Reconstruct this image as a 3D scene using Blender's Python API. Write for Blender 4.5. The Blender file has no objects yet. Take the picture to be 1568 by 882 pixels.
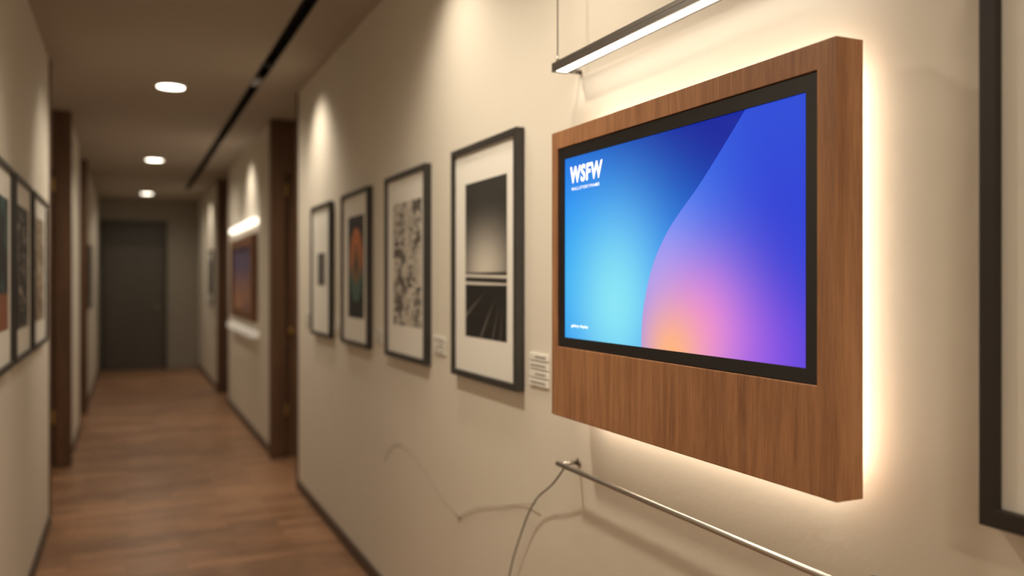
import bpy, math
from mathutils import Matrix, Vector
S = bpy.context.scene
COL = S.collection
try:
    S.view_settings.view_transform = 'Standard'
    S.view_settings.look = 'None'
except Exception as e:
    print(e)

# ------------------------------------------------------------------ nodes
class Ex:
    def __init__(s, nt, sock): s.nt, s.s = nt, sock
    def _m(s, op, b=None, c=None, rev=False):
        n = s.nt.nodes.new('ShaderNodeMath'); n.operation = op
        args = [s, b, c]
        if rev: args = [b, s, c]
        for i, a in enumerate(args):
            if a is None: continue
            if isinstance(a, Ex): s.nt.links.new(a.s, n.inputs[i])
            else: n.inputs[i].default_value = a
        return Ex(s.nt, n.outputs[0])
    def __add__(s, o): return s._m('ADD', o)
    __radd__ = __add__
    def __sub__(s, o): return s._m('SUBTRACT', o)
    def __rsub__(s, o): return s._m('SUBTRACT', o, rev=True)
    def __mul__(s, o): return s._m('MULTIPLY', o)
    __rmul__ = __mul__
    def __truediv__(s, o): return s._m('DIVIDE', o)
    def f(s, op, b=None): return s._m(op, b)

def smooth(x, a, b):
    n = x.nt.nodes.new('ShaderNodeMapRange'); n.interpolation_type = 'SMOOTHSTEP'
    x.nt.links.new(x.s, n.inputs[0])
    n.inputs[1].default_value = a; n.inputs[2].default_value = b
    return Ex(x.nt, n.outputs[0])
def gauss(u, v, a, b, sa, sb):
    p = (u-a)/sa; q = (v-b)/sb
    return (0.0-(p*p+q*q)).f('EXPONENT')
def mixc(nt, fac, a, b):
    n = nt.nodes.new('ShaderNodeMix'); n.data_type = 'RGBA'
    for i, x in ((0, fac), (6, a), (7, b)):
        if isinstance(x, Ex): nt.links.new(x.s, n.inputs[i])
        elif i == 0: n.inputs[0].default_value = x
        else: n.inputs[i].default_value = (*x, 1)
    return Ex(nt, n.outputs[2])
def newmat(name):
    m = bpy.data.materials.new(name); m.use_nodes = True
    nt = m.node_tree; b = nt.nodes['Principled BSDF']
    return m, nt, b
def uvs(nt):
    t = nt.nodes.new('ShaderNodeTexCoord'); s = nt.nodes.new('ShaderNodeSeparateXYZ')
    nt.links.new(t.outputs['UV'], s.inputs[0])
    return Ex(nt, s.outputs[0]), Ex(nt, s.outputs[1])
def noise(nt, scale, detail=4, vec=(1, 1, 1), rough=.5, coord='Object', dist=0.0):
    t = nt.nodes.new('ShaderNodeTexCoord'); mp = nt.nodes.new('ShaderNodeMapping')
    mp.inputs['Scale'].default_value = vec
    n = nt.nodes.new('ShaderNodeTexNoise')
    n.inputs['Scale'].default_value = scale; n.inputs['Detail'].default_value = detail
    n.inputs['Roughness'].default_value = rough; n.inputs['Distortion'].default_value = dist
    nt.links.new(t.outputs[coord], mp.inputs[0]); nt.links.new(mp.outputs[0], n.inputs[0])
    return Ex(nt, n.outputs[0])
def bump(nt, b, h, strength, dist=.01):
    n = nt.nodes.new('ShaderNodeBump'); n.inputs['Strength'].default_value = strength
    n.inputs['Distance'].default_value = dist
    nt.links.new(h.s, n.inputs['Height']); nt.links.new(n.outputs[0], b.inputs['Normal'])
def plain(name, col, rough=.5, metal=0, bmp=None, emis=None, var=.08, nscale=20):
    m, nt, b = newmat(name)
    n = noise(nt, nscale, 4)
    c = mixc(nt, n, tuple(x*(1-var) for x in col), tuple(min(1, x*(1+var)) for x in col))
    nt.links.new(c.s, b.inputs['Base Color'])
    b.inputs['Roughness'].default_value = rough; b.inputs['Metallic'].default_value = metal
    if bmp: bump(nt, b, noise(nt, bmp[0], 3), bmp[1], bmp[2])
    if emis:
        b.inputs['Emission Color'].default_value = (*emis[0], 1)
        b.inputs['Emission Strength'].default_value = emis[1]
    return m
def setc(nt, b, c): nt.links.new(c.s, b.inputs['Base Color'])

M_wall = plain('wall_plaster', (.71, .655, .56), .85, bmp=(42, .25, .0035), var=.03, nscale=3)
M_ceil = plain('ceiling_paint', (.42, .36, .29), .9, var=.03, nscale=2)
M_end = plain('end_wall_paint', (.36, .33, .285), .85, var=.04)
M_enddoor = plain('dark_door_paint', (.075, .068, .058), .5, var=.05)
M_base = plain('baseboard_dark', (.075, .048, .032), .5)
M_black = plain('black_slot', (.008, .007, .006), .6)
M_bezel = plain('bezel_black', (.008, .008, .01), .28)
M_frame = plain('frame_black', (.032, .028, .025), .42)
M_frame2 = plain('frame_black_brown', (.020, .014, .011), .55)
M_mat = plain('mat_board', (.80, .77, .70), .8, var=.02)
M_label = plain('label_card', (.80, .77, .70), .6, var=.02)
M_ink = plain('label_ink', (.25, .22, .19), .7)
M_steel = plain('brushed_steel', (.46, .43, .39), .32, 1)
M_alu = plain('dark_aluminium', (.22, .20, .18), .38, .9)
M_brass = plain('brass', (.55, .36, .12), .3, 1)
M_cable = plain('cable_grey', (.16, .145, .125), .5)
M_cable2 = plain('cable_beige', (.45, .40, .33), .6)
M_led = plain('led_diffuser', (.9, .9, .85), .4, emis=((1, .95, .86), 6.0))
M_halo = plain('led_strip', (.9, .9, .85), .4, emis=((1, .91, .74), 14.0))
M_down = plain('downlight_lens', (.9, .9, .85), .4, emis=((1, .92, .78), 9.0))
M_white = plain('white_trim', (.8, .76, .68), .5, var=.02)
M_logo = plain('screen_white', (.9, .9, .9), .4, emis=((1, 1, 1), .95))

def wood(name, dark, light, sc=1.0, rough=.42):
    m, nt, b = newmat(name)
    n1 = noise(nt, 9*sc, 5, (5, 5, .35), .6, dist=.6)
    n2 = noise(nt, 60*sc, 3, (6, 6, .25), .6)
    n3 = noise(nt, 3*sc, 2, (1, 1, .6))
    k = smooth(n1*.50+n2*.38+n3*.22, .36, .74)
    setc(nt, b, mixc(nt, k, dark, light))
    b.inputs['Roughness'].default_value = rough
    bump(nt, b, n2, .12, .001)
    return m
M_wood = wood('walnut_panel', (.25, .105, .044), (.50, .245, .112))
M_door = wood('door_wood', (.075, .036, .018), (.155, .078, .039), .4, .5)
M_frwood = wood('reddish_wood', (.13, .05, .02), (.24, .10, .045), .6)

# floor
M_floor, nt, b = newmat('floor_planks')
t = nt.nodes.new('ShaderNodeTexCoord')
br = nt.nodes.new('ShaderNodeTexBrick')
br.inputs['Scale'].default_value = 1
br.inputs['Brick Width'].default_value = .55; br.inputs['Row Height'].default_value = .10
br.inputs['Mortar Size'].default_value = .002; br.inputs['Bias'].default_value = 0
br.inputs['Color1'].default_value = (.42, .225, .122, 1)
br.inputs['Color2'].default_value = (.19, .098, .052, 1)
br.inputs['Mortar'].default_value = (.08, .04, .025, 1)
nt.links.new(t.outputs['Object'], br.inputs[0])
n = noise(nt, 6, 6, (1.2, 10, 1), .65)
c = mixc(nt, smooth(n, .38, .68)*.5, Ex(nt, br.outputs[0]), (.50, .29, .17))
n2 = noise(nt, 1.6, 3, (1, 1.5, 1))
c = mixc(nt, smooth(n2, .45, .7)*.5, c, (.16, .078, .042))
setc(nt, b, c); b.inputs['Roughness'].default_value = .36
bump(nt, b, n, .10, .002)

# screen picture
M_screen, nt, b = newmat('screen_gradient')
u, v = uvs(nt)
fc = nt.nodes.new('ShaderNodeFloatCurve')
cu = fc.mapping.curves[0]
cu.points[0].location = (0, .416); cu.points[1].location = (1, .819)
for p in ((.255, .437), (.497, .51), (.763, .679)): cu.points.new(*p)
fc.mapping.update()
nt.links.new(v.s, fc.inputs['Value'])
uc = Ex(nt, fc.outputs[0])
L = mixc(nt, smooth(u*.75+v*.85, .60, 1.36), (.014, .20, .86), (.005, .018, .34))
L = mixc(nt, gauss(u, v, .06, .32, .32, .48)*.7, L, (.03, .48, .92))
L = mixc(nt, gauss(u, v, .29, .20, .21, .44)*1.0, L, (.25, .78, .92))
R = mixc(nt, smooth(u+v*.1, .55, 1.0), (.05, .22, .90), (.026, .055, .66))
R = mixc(nt, smooth(v, .55, 1.05)*.5, R, (.022, .09, .68))
R = mixc(nt, gauss(u, v, .48, .34, .15, .32)*.8, R, (.38, .38, .92))
R = mixc(nt, gauss(u, v, .86, .02, .18, .24)*.65, R, (.25, .07, .82))
R = mixc(nt, gauss(u, v, .66, .10, .18, .30)*.95, R, (.84, .24, .70))
R = mixc(nt, gauss(u, v, .55, -.01, .14, .24)*1.0, R, (1.0, .46, .22))
msk = smooth(u-uc, -.002, .003)
C = mixc(nt, msk, L, R)
nt.links.new(C.s, b.inputs['Emission Color']); b.inputs['Emission Strength'].default_value = 1.0
b.inputs['Base Color'].default_value = (.003, .003, .004, 1); b.inputs['Roughness'].default_value = .4
b.inputs['Specular IOR Level'].default_value = .12

def print_mat(kind):
    m, nt, b = newmat('art_'+kind)
    b.inputs['Roughness'].default_value = .6
    u, v = uvs(nt)
    if kind == 'horizon':
        sky = mixc(nt, gauss(u, v, .5, .42, .50, .24), (.012, .011, .010), (.62, .57, .49))
        sky = mixc(nt, smooth(v, .75, 1.0)*.5, sky, (.05, .045, .04))
        bands = smooth((v*130+u*1.5).f('SINE'), .2, .7)
        bsky = mixc(nt, bands, (.03, .026, .023), (.70, .66, .58))
        c = mixc(nt, smooth(v, .415, .42), bsky, sky)
        du = u-.95; dv = v-.40
        ang = dv.f('ARCTAN2', du-.0)
        lines = smooth((ang*17+u*1.2).f('SINE'), .96, 1.0)
        g = mixc(nt, lines*smooth(v, .34, .05), (.008, .007, .006), (.20, .18, .16))
        c = mixc(nt, smooth(v, .335, .34), g, c)
    elif kind == 'floral':
        n = noise(nt, 3.0, 4, (1, 1.5, 1), .55, 'UV', 2.0)
        w = smooth((n*26).f('SINE'), -.1, .35)
        n2 = noise(nt, 2.4, 2, (1, 1.5, 1), .5, 'UV')
        c = mixc(nt, w, (.09, .078, .065), (.62, .57, .49))
        c = mixc(nt, smooth(n2, .50, .58)*.7, c, (.58, .53, .45))
    elif kind == 'oval':
        p = (u-.52)/.40; q = (v-.52)/.36
        r = (p*p+q*q).f('SQRT')
        ring = mixc(nt, smooth(v, .35, .62), (.07, .16, .13), (.62, .20, .06))
        c = mixc(nt, smooth(r, .98, 1.04), ring, (.010, .010, .012))
        c = mixc(nt, smooth(r, .60, .52)*.85, c, (.26, .13, .055))
        c = mixc(nt, smooth((r*26).f('SINE'), .5, .9)*.5, c, (.02, .018, .015))
        c = mixc(nt, smooth(r, .25, .2)*.9, c, (.02, .02, .02))
    elif kind == 'small':
        n = noise(nt, 4, 4, (1, 1, 1), .6, 'UV')
        c = mixc(nt, smooth(n, .4, .65), (.02, .02, .02), (.22, .20, .17))
    elif kind == 'teal':
        n = noise(nt, 2.2, 3, (1, 1, 1), .5, 'UV', 1)
        c = mixc(nt, smooth(n, .45, .6), (.012, .016, .018), (.05, .13, .13))
        c = mixc(nt, smooth(v, .3, .25), c, (.25, .09, .04))
    elif kind == 'ink':
        n = noise(nt, 5, 4, (1, 2, 1), .6, 'UV', 1)
        c = mixc(nt, smooth(n, .54, .6), (.012, .011, .010), (.45, .41, .35))
    elif kind == 'sepia':
        n = noise(nt, 3, 4, (1, 2, 1), .6, 'UV', 1)
        c = mixc(nt, smooth(n, .4, .62), (.16, .10, .06), (.50, .42, .32))
    elif kind == 'sunset':
        c = mixc(nt, smooth(v, .1, .8), (.26, .12, .06), (.07, .05, .10))
        n = noise(nt, 2.5, 3, (1, 1, 1), .5, 'UV', 1)
        c = mixc(nt, smooth(n, .5, .6)*.7, c, (.10, .05, .07))
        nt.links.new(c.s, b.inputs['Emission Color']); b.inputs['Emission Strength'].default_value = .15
    setc(nt, b, c)
    return m

# ------------------------------------------------------------------ meshes
def mesh_obj(name, verts, faces, mat, parent=None, uv=None, bevel=0, smooth_=False):
    me = bpy.data.meshes.new(name); me.from_pydata(verts, [], faces)
    if uv:
        l = me.uv_layers.new()
        for i, c in enumerate(uv): l.data[i].uv = c
    me.materials.append(mat); me.validate()
    import bmesh
    if not uv:
        bm = bmesh.new(); bm.from_mesh(me)
        bmesh.ops.recalc_face_normals(bm, faces=bm.faces); bm.to_mesh(me); bm.free()
    ob = bpy.data.objects.new(name, me); COL.objects.link(ob)
    if smooth_:
        for p in me.polygons: p.use_smooth = len(p.vertices) == 4
    if bevel:
        md = ob.modifiers.new('bevel', 'BEVEL'); md.width = bevel; md.segments = 2
        md.limit_method = 'ANGLE'; md.angle_limit = math.radians(40)
    if parent: adopt(ob, parent)
    return ob
def adopt(ob, parent):
    ob.parent = parent
    ob.matrix_parent_inverse = Matrix.Translation(-Vector(parent.location))
def empty(name, loc):
    e = bpy.data.objects.new(name, None); e.location = loc; e.empty_display_size = .05
    COL.objects.link(e); return e
def boxes(name, bl, mat, parent=None, bevel=0):
    V, F = [], []
    for x0, x1, y0, y1, z0, z1 in bl:
        k = len(V)
        V += [(x, y, z) for x in (x0, x1) for y in (y0, y1) for z in (z0, z1)]
        F += [tuple(k+i for i in f) for f in ((0, 1, 3, 2), (4, 6, 7, 5), (0, 4, 5, 1), (2, 3, 7, 6), (0, 2, 6, 4), (1, 5, 7, 3))]
    return mesh_obj(name, V, F, mat, parent, bevel=bevel)
def ring(name, x0, x1, o, i, mat, parent=None, bevel=0):
    def q(r): return [(r[0], r[2]), (r[1], r[2]), (r[1], r[3]), (r[0], r[3])]
    V = [(x, a, c) for x in (x0, x1) for r in (o, i) for a, c in q(r)]
    F = []
    for j in range(4):
        k = (j+1) % 4
        F += [(j, k, 4+k, 4+j), (8+j, 8+k, 12+k, 12+j), (j, k, 8+k, 8+j), (4+j, 4+k, 12+k, 12+j)]
    return mesh_obj(name, V, F, mat, parent, bevel=bevel)
def picquad(name, x, y0, y1, z0, z1, mat, parent, side):
    a, c = (y1, y0) if side == 'R' else (y0, y1)
    V = [(x, a, z0), (x, c, z0), (x, c, z1), (x, a, z1)]
    return mesh_obj(name, V, [(0, 1, 2, 3)], mat, parent, uv=[(0, 0), (1, 0), (1, 1), (0, 1)])
def cyl(name, p0, p1, r, mat, parent=None, seg=24, bevel=0, r1=None):
    p0, p1 = Vector(p0), Vector(p1); d = (p1-p0).normalized()
    a = d.orthogonal().normalized(); c = d.cross(a)
    r1 = r if r1 is None else r1
    V = []
    for p, rr in ((p0, r), (p1, r1)):
        for i in range(seg):
            t = 2*math.pi*i/seg
            V.append(p+a*math.cos(t)*rr+c*math.sin(t)*rr)
    F = [(i, (i+1) % seg, seg+(i+1) % seg, seg+i) for i in range(seg)]
    F += [tuple(range(seg))[::-1], tuple(range(seg, 2*seg))]
    return mesh_obj(name, V, F, mat, parent, bevel=bevel, smooth_=True)
def wire(name, pts, r, mat, parent=None):
    cu = bpy.data.curves.new(name, 'CURVE'); cu.dimensions = '3D'; cu.bevel_depth = r
    cu.bevel_resolution = 3; cu.resolution_u = 14; cu.use_fill_caps = True
    sp = cu.splines.new('BEZIER'); sp.bezier_points.add(len(pts)-1)
    for bp, p in zip(sp.bezier_points, pts):
        bp.co = p; bp.handle_left_type = bp.handle_right_type = 'AUTO'
    cu.materials.append(mat)
    tmp = bpy.data.objects.new(name+'_curve', cu); COL.objects.link(tmp)
    bpy.context.view_layer.update()
    me = bpy.data.meshes.new_from_object(tmp.evaluated_get(bpy.context.evaluated_depsgraph_get()))
    bpy.data.objects.remove(tmp)
    me.name = name
    for p in me.polygons: p.use_smooth = True
    ob = bpy.data.objects.new(name, me); COL.objects.link(ob)
    if parent: adopt(ob, parent)
    return ob

# ------------------------------------------------------------------ room
XR, XL, ZC, YE, YB = 1.10, -.43, 2.793, 15.3, -2.2
RD = 1.5; LD = -.85
boxes('floor', [(LD-.1, RD+.1, YB-.1, YE+.1, -.08, 0)], M_floor)
SX0, SX1 = .755, .825
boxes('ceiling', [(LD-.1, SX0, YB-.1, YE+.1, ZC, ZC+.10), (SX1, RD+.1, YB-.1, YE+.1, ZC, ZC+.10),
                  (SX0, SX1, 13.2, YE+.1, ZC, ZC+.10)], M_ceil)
slot = empty('trim_ceiling_slot', (.79, 5.5, ZC))
boxes('channel', [(SX0+.0005, SX1-.0005, YB-.1, 13.199, ZC+.07, ZC+.10),
      (SX0+.0005, SX0+.004, YB-.1, 13.199, ZC-.002, ZC+.07), (SX1-.004, SX1-.0005, YB-.1, 13.199, ZC-.002, ZC+.07)], M_black, slot)
boxes('joiner', [(SX0+.006, SX1-.006, 5.78, 6.0, ZC-.001, ZC+.03)], M_alu, slot, .002)
Rseg = [(YB, 6.08), (7.25, 10.63), (11.75, YE)]
Lseg = [(YB, 5.80), (7.60, 9.40), (10.50, YE)]
boxes('wall_right', [(XR, RD, a, c, 0, ZC) for a, c in Rseg]+[(RD, RD+.1, YB, YE, 0, ZC)], M_wall)
boxes('wall_left', [(LD, XL, a, c, 0, ZC) for a, c in Lseg]+[(LD-.1, LD, YB, YE, 0, ZC)], M_wall)
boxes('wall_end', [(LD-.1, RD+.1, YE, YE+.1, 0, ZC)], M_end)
boxes('wall_back', [(LD-.1, RD+.1, YB-.1, YB, 0, ZC)], M_wall)
boxes('baseboard_right', [(XR-.014, XR, a+(.0 if a < 0 else .001), c-.001, .0, .065) for a, c in Rseg], M_base, bevel=.002)
boxes('baseboard_left', [(XL, XL+.014, a+.001, c-.001, .0, .065) for a, c in Lseg], M_base, bevel=.002)
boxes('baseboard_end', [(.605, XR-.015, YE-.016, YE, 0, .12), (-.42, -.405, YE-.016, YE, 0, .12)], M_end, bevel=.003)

def alcove_door(name, side, y_near, y_far):
    e = empty(name, ((XR+RD)/2 if side > 0 else (XL+LD)/2, y_far-.05, 0))
    if side > 0: f = lambda a, c: (XR+a, XR+c)
    else: f = lambda a, c: (XL-c, XL-a)
    def bx(n, a, c, y0, y1, z0, z1, mat, bev=.003):
        x0, x1 = f(a, c); return boxes(n, [(x0, x1, y0, y1, z0, z1)], mat, e, bev)
    D = .395
    bx('casing', -.03, .085, y_far-.10, y_far-.001, 0.001, ZC-.002, M_door)
    bx('casing_inner', D-.07, D, y_far-.10, y_far-.001, 0.001, ZC-.002, M_door)
    bx('header', .0855, D-.0705, y_far-.10, y_far-.001, 2.35, ZC-.002, M_door)
    bx('door_leaf', .09, D-.075, y_far-.055, y_far-.012, .008, 2.345, M_door)
    bx('door_panel_upper', .13, D-.115, y_far-.063, y_far-.0551, 1.25, 2.2, M_door, .004)
    bx('door_panel_lower', .13, D-.115, y_far-.063, y_far-.0551, .2, .95, M_door, .004)
    bx('near_casing', -.012, .05, y_near+.001, y_near+.028, 0.001, ZC-.002, M_door)
    kx = f(.13, .13)[0]
    cyl('knob_stem', (kx, y_far-.056, 1.05), (kx, y_far-.10, 1.05), .009, M_brass, e)
    cyl('knob', (kx, y_far-.10, 1.05), (kx, y_far-.13, 1.05), .026, M_brass, e, bevel=.006)
    for i, z in enumerate((2.16, .35)):
        bx('hinge_%d' % (i+1), .086, .105, y_far-.106, y_far-.1005, z, z+.10, M_brass, .001)
alcove_door('door_1', 1, 6.08, 7.25)
alcove_door('door_2', 1, 10.63, 11.75)
alcove_door('door_3', -1, 5.80, 7.60)
alcove_door('door_4', -1, 9.40, 10.50)

e = empty('door_5', (.1, YE-.03, 0))
boxes('door_casing', [(-.40, -.34, YE-.04, YE-.001, 0.001, 2.45), (.54, .60, YE-.04, YE-.001, 0.001, 2.45), (-.34, .54, YE-.04, YE-.001, 2.38, 2.45)], M_enddoor, e, .004)
boxes('transom', [(-.335, .535, YE-.03, YE-.001, 2.06, 2.375)], M_enddoor, e, .004)
boxes('door_leaf', [(-.335, .535, YE-.022, YE-.001, .01, 2.05)], plain('door_grey', (.11, .10, .086), .5), e, .004)
cyl('door_handle', (.45, YE-.022, 1.03), (.45, YE-.07, 1.03), .02, M_steel, e)

# ------------------------------------------------------------------ picture frames
def frame(side, y0, y1, z0, z1, pr, kind, border=.022, fm=None, name='picture_frame'):
    fm = fm or M_frame
    if side == 'R': xf, xb, xm, xp = XR-.03, XR-.001, XR-.018, XR-.0185
    else: xf, xb, xm, xp = XL+.03, XL+.001, XL+.018, XL+.0185
    e = empty(name, (XR if side == 'R' else XL, (y0+y1)/2, (z0+z1)/2))
    a, c = min(xf, xb), max(xf, xb)
    inn = (y0+border, y1-border, z0+border, z1-border)
    ring('border', a, c, (y0, y1, z0, z1), inn, fm, e, .0015)
    a, c = min(xm, xb), max(xm, xb)
    boxes('mat_board', [(a, c, inn[0], inn[1], inn[2], inn[3])], M_mat, e)
    picquad('art_print', xp, *pr, print_mat(kind), e, side)
frame('R', 2.334, 2.903, 1.126, 1.930, (2.426, 2.784, 1.27, 1.80), 'horizon')
frame('R', 3.201, 3.780, 1.126, 1.930, (3.275, 3.666, 1.27, 1.80), 'floral')
frame('R', 4.086, 4.660, 1.126, 1.930, (4.188, 4.522, 1.27, 1.80), 'oval')
frame('R', 4.945, 5.505, 1.126, 1.930, (5.106, 5.33, 1.435, 1.632), 'small')
frame('R', .23, .802, 1.127, 1.935, (.33, .68, 1.27, 1.80), 'sepia', .026, M_frame2)
frame('L', 3.25, 3.81, 1.13, 1.895, (3.35, 3.72, 1.28, 1.77), 'teal')
frame('L', 3.89, 4.54, 1.13, 1.895, (4.0, 4.43, 1.26, 1.78), 'ink')
frame('L', 4.62, 5.36, 1.13, 1.895, (4.75, 5.22, 1.26, 1.78), 'sepia')
frame('L', 11.3, 11.9, 1.13, 1.895, (11.42, 11.78, 1.28, 1.76), 'sepia')
frame('R', 12.5, 13.1, 1.13, 1.895, (12.62, 12.98, 1.28, 1.76), 'ink')

# labels
def label(y0, y1, z0, z1, side='R', strips=4):
    X = XR if side == 'R' else XL
    s = -1 if side == 'R' else 1
    e = empty('wall_label', (X, (y0+y1)/2, (z0+z1)/2))
    xa = sorted((X+s*.001, X+s*.007))
    h = (z1-z0)/strips
    bl = []; ink = []
    xi = sorted((X+s*.0071, X+s*.0076))
    for i in range(strips):
        za = z0+i*h
        bl.append((xa[0], xa[1], y0, y1, za+h*.12, za+h*.9))
        ink.append((xi[0], xi[1], y0+.012, y1-.012-(i % 2)*.03, za+h*.42, za+h*.6))
    boxes('card', bl, M_label, e, .0008)
    boxes('text_lines', ink, M_ink, e)
label(2.169, 2.290, 1.152, 1.252)
label(3.03, 3.165, 1.178, 1.248, strips=3)
label(3.90, 4.04, 1.165, 1.235, strips=3)
label(4.76, 4.90, 1.165, 1.235, strips=3)
label(5.66, 5.80, 1.165, 1.26, strips=3)
label(7.72, 7.86, 1.165, 1.28, side='L', strips=3)

# ------------------------------------------------------------------ display
tv = empty('wall_mounted_display', (1.05, 1.474, 1.481))
PO = (.990, 1.958, 1.119, 1.843)
BO = (1.0324, 1.925, 1.297, 1.798)
SC = (1.0595, 1.896, 1.321, 1.769)
g = .0012
ring('wood_panel', 1.0, 1.056, PO, (BO[0]-g, BO[1]+g, BO[2]-g, BO[3]+g), M_wood, tv, .0015)
ring('bezel', 1.003, 1.045, BO, SC, M_bezel, tv, .001)
boxes('backplate', [(1.045, 1.0555, BO[0]-.0005, BO[1]+.0005, BO[2]-.0005, BO[3]+.0005)], M_bezel, tv)
picquad('screen', 1.006, *SC, M_screen, tv, 'R')
iy, iz, w = .066, .022, .008
ro = (PO[0]+iy, PO[1]-iy, PO[2]+iz, PO[3]-iz)
ring('led_backlight', 1.060, 1.082, ro, (ro[0]+w, ro[1]-w, ro[2]+w, ro[3]-w), M_halo, tv)
boxes('mount_bracket', [(1.057, 1.099, 1.25, 1.70, 1.3, 1.65)], M_black, tv)
def text(name, s, y_left, z_bot, width, height, shear=0, off=0, spc=1.0):
    cu = bpy.data.curves.new(name, 'FONT'); cu.body = s; cu.shear = shear; cu.offset = off
    cu.space_character = spc
    cu.materials.append(M_logo); cu.size = 1
    ob = bpy.data.objects.new(name, cu); COL.objects.link(ob)
    bpy.context.view_layer.update()
    d = ob.dimensions; bb = [Vector(c) for c in ob.bound_box]
    mx = min(c.x for c in bb); my = min(c.y for c in bb)
    sx, sy = width/d.x, height/d.y
    ob.rotation_euler = (math.pi/2, 0, -math.pi/2)
    ob.scale = (sx, sy, 1)
    ob.location = (1.0052, y_left+mx*sx, z_bot-my*sy)
    adopt(ob, tv)
text('logo_text', 'WSFW', 1.867, 1.704, .157, .042, .06, .032, 1.13)
text('logo_subtext', 'W A L L S T O R Y F R A M E', 1.860, 1.6865, .135, .0075, 0, .02)
text('caption_text', 'gallery display', 1.862, 1.347, .085, .0085, 0, .02)

# LED picture light bar above
lb = empty('led_picture_light', (1.04, 1.49, 2.02))
Y0, Y1 = .98, 1.995
boxes('housing', [(1.018, 1.062, Y0, Y1, 2.024, 2.036), (1.018, 1.024, Y0, Y1, 2.012, 2.0239), (1.056, 1.062, Y0, Y1, 2.012, 2.0239),
                  (1.0241, 1.0559, Y1-.012, Y1, 2.012, 2.0239), (1.0241, 1.0559, Y0, Y0+.012, 2.012, 2.0239)], M_alu, lb, .001)
boxes('led_strip', [(1.0245, 1.0555, Y0+.0125, Y1-.0125, 2.0135, 2.0235)], M_led, lb)
for i, y in enumerate((Y0+.012, Y1-.012)):
    cyl('standoff_%d' % (i+1), (1.0622, y, 2.018), (1.099, y, 2.018), .006, M_alu, lb)
    cyl('hanger_wire_%d' % (i+1), (1.03, y, 2.034), (1.03, y, ZC-.001), .0018, M_alu, lb, seg=8)
    cyl('wire_gripper_%d' % (i+1), (1.03, y, 2.036), (1.03, y, 2.054), .004, M_steel, lb, seg=12)

# rail below
rl = empty('wall_rail', (1.06, 1.5, .975))
cyl('rod', (1.041, .985, .978), (1.041, 2.005, .978), .0068, M_steel, rl, bevel=.001)
for i, y in enumerate((1.005, 1.993)):
    cyl('standoff_%d' % (i+1), (1.0481, y, .978), (1.095, y, .978), .0055, M_steel, rl)
    cyl('rosette_%d' % (i+1), (1.0951, y, .978), (1.0995, y, .978), .011, M_steel, rl, bevel=.001)

wc = empty('power_cable', (1.03, 2.62, .003))
wire('cord', [(1.050, 1.985, .968), (1.060, 2.06, .915), (1.075, 2.219, .818), (1.08, 2.322, .695), (1.08, 2.404, .547),
              (1.07, 2.45, .30), (1.05, 2.50, .06), (1.03, 2.62, .003), (1.02, 2.75, .003)], .0026, M_cable, wc)
wire('cord_branch', [(1.085, 2.225, .812), (1.094, 2.32, .79), (1.095, 2.541, .729), (1.095, 2.70, .685), (1.095, 2.882, .611)], .0016, M_cable2, wc)
cyl('plug', (1.095, 2.870, .613), (1.095, 2.905, .606), .005, M_cable2, wc, seg=12)
wire('cord_thin', [(1.0985, 2.91, .607), (1.0985, 3.08, .632), (1.0985, 3.276, .691), (1.0985, 3.561, .741), (1.0985, 3.762, .702), (1.0985, 3.87, .621)], .0012, M_cable2, wc)

# distant illuminated artwork
fa = empty('illuminated_artwork', (1.08, 9.1, 1.5))
ring('border', 1.05, 1.099, (8.15, 10.0, 1.08, 1.90), (8.30, 9.85, 1.18, 1.80), M_frwood, fa, .003)
boxes('backing', [(1.075, 1.098, 8.30, 9.85, 1.18, 1.80)], M_frame, fa)
picquad('art_print', 1.0745, 8.30, 9.85, 1.18, 1.80, print_mat('sunset'), fa, 'R')
boxes('light_bar', [(1.05, 1.099, 8.10, 10.05, 1.99, 2.04)], plain('bar_glow', (.9, .9, .85), .4, emis=((1, .92, .78), 2.2)), fa, .004)
boxes('ledge', [(1.03, 1.099, 8.05, 10.1, .94, 1.0)], plain('ledge_glow', (.85, .82, .74), .4, emis=((1, .92, .78), .2)), fa, .004)

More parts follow.
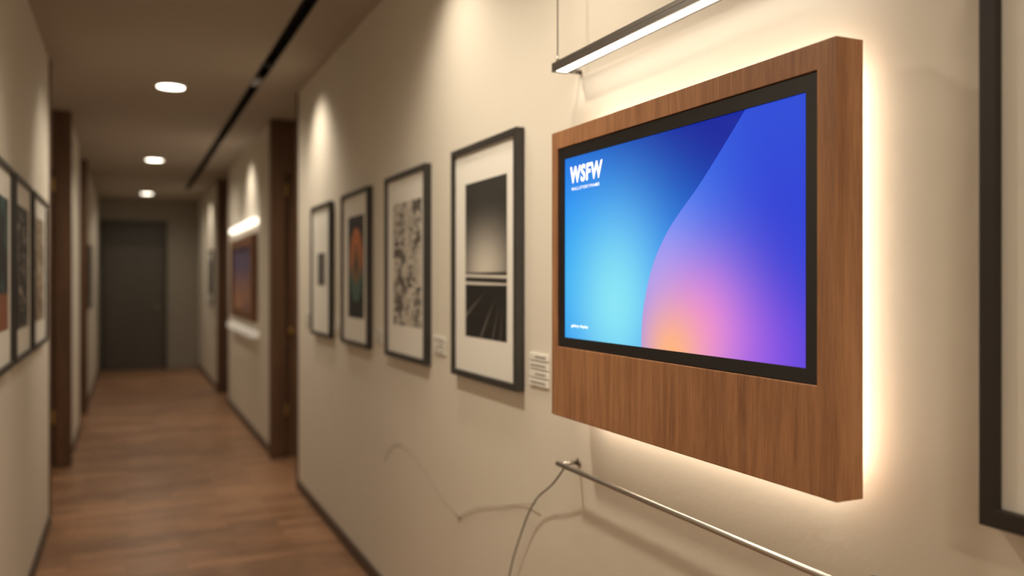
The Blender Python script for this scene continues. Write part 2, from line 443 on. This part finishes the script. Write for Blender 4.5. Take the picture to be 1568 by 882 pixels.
# ------------------------------------------------------------------ lights
WARM = (1.0, .88, .71)
def spot(name, loc, target, energy, size, blend, rad, parent, col=WARM):
    l = bpy.data.lights.new(name, 'SPOT'); l.energy = energy; l.color = col
    l.spot_size = math.radians(size); l.spot_blend = blend; l.shadow_soft_size = rad
    o = bpy.data.objects.new(name, l); COL.objects.link(o)
    o.location = loc
    o.rotation_euler = (Vector(target)-Vector(loc)).to_track_quat('-Z', 'Y').to_euler()
    adopt(o, parent)
def downlight(x, y, en):
    e = empty('recessed_downlight', (x, y, ZC))
    cyl('lens', (x, y, ZC-.001), (x, y, ZC-.008), .086, M_down, e, 40)
    V, F = [], []
    for r, z in ((.087, ZC-.001), (.087, ZC-.012), (.098, ZC-.008), (.100, ZC-.001)):
        for i in range(40):
            t = 2*math.pi*i/40; V.append((x+r*math.cos(t), y+r*math.sin(t), z))
    for j in range(3):
        for i in range(40):
            F.append((j*40+i, j*40+(i+1) % 40, (j+1)*40+(i+1) % 40, (j+1)*40+i))
    mesh_obj('trim_ring', V, F, M_white, e)
    spot('lamp', (x, y, ZC-.02), (x, y, 0), en, 165, 1.0, .07, e)
for y, en in ((-1.2, 145), (2.35, 108), (6.23, 84), (10.08, 80), (14.0, 42)):
    downlight(.27, y, en)
def track(y, ty, tx, tz, en, size=112, bl=1.0):
    e = empty('track_spotlight', (.79, y, ZC))
    d = (Vector((tx, ty, tz))-Vector((.79, y, ZC))).normalized()
    p0 = Vector((.79, y, ZC+.035)); p1 = p0+d*.055
    cyl('head', p0, p1, .024, M_black, e, bevel=.002)
    spot('lamp', p1+d*.004, (tx, ty, tz), en, size, bl, .08, e)
for y, en in ((.3, 26), (1.75, 30), (2.85, 30), (5.35, 44), (8.6, 46), (13.0, 40)):
    track(y, y, XR, 1.2, en)
for y, tz, en in ((1.5, 1.45, 30), (3.3, 1.5, 26), (5.3, 1.85, 62), (8.3, 1.7, 60), (12.3, 1.6, 44)):
    track(y+.1, y+.1, XL, tz, en, 60, .8)

w = bpy.data.worlds.new('world'); S.world = w; w.use_nodes = True
w.node_tree.nodes['Background'].inputs[0].default_value = (.5, .42, .34, 1)
w.node_tree.nodes['Background'].inputs[1].default_value = .1

# ------------------------------------------------------------------ camera
cd = bpy.data.cameras.new('camera'); cam = bpy.data.objects.new('camera', cd); COL.objects.link(cam)
cam.location = (0, 0, 1.463); cam.rotation_euler = (math.pi/2, 0, -math.radians(24.37))
cd.sensor_width = 36; cd.lens = 29.85; cd.shift_y = -.007; cd.clip_start = .02
cd.dof.use_dof = True; cd.dof.focus_distance = 1.62; cd.dof.aperture_fstop = 1.7
S.camera = cam
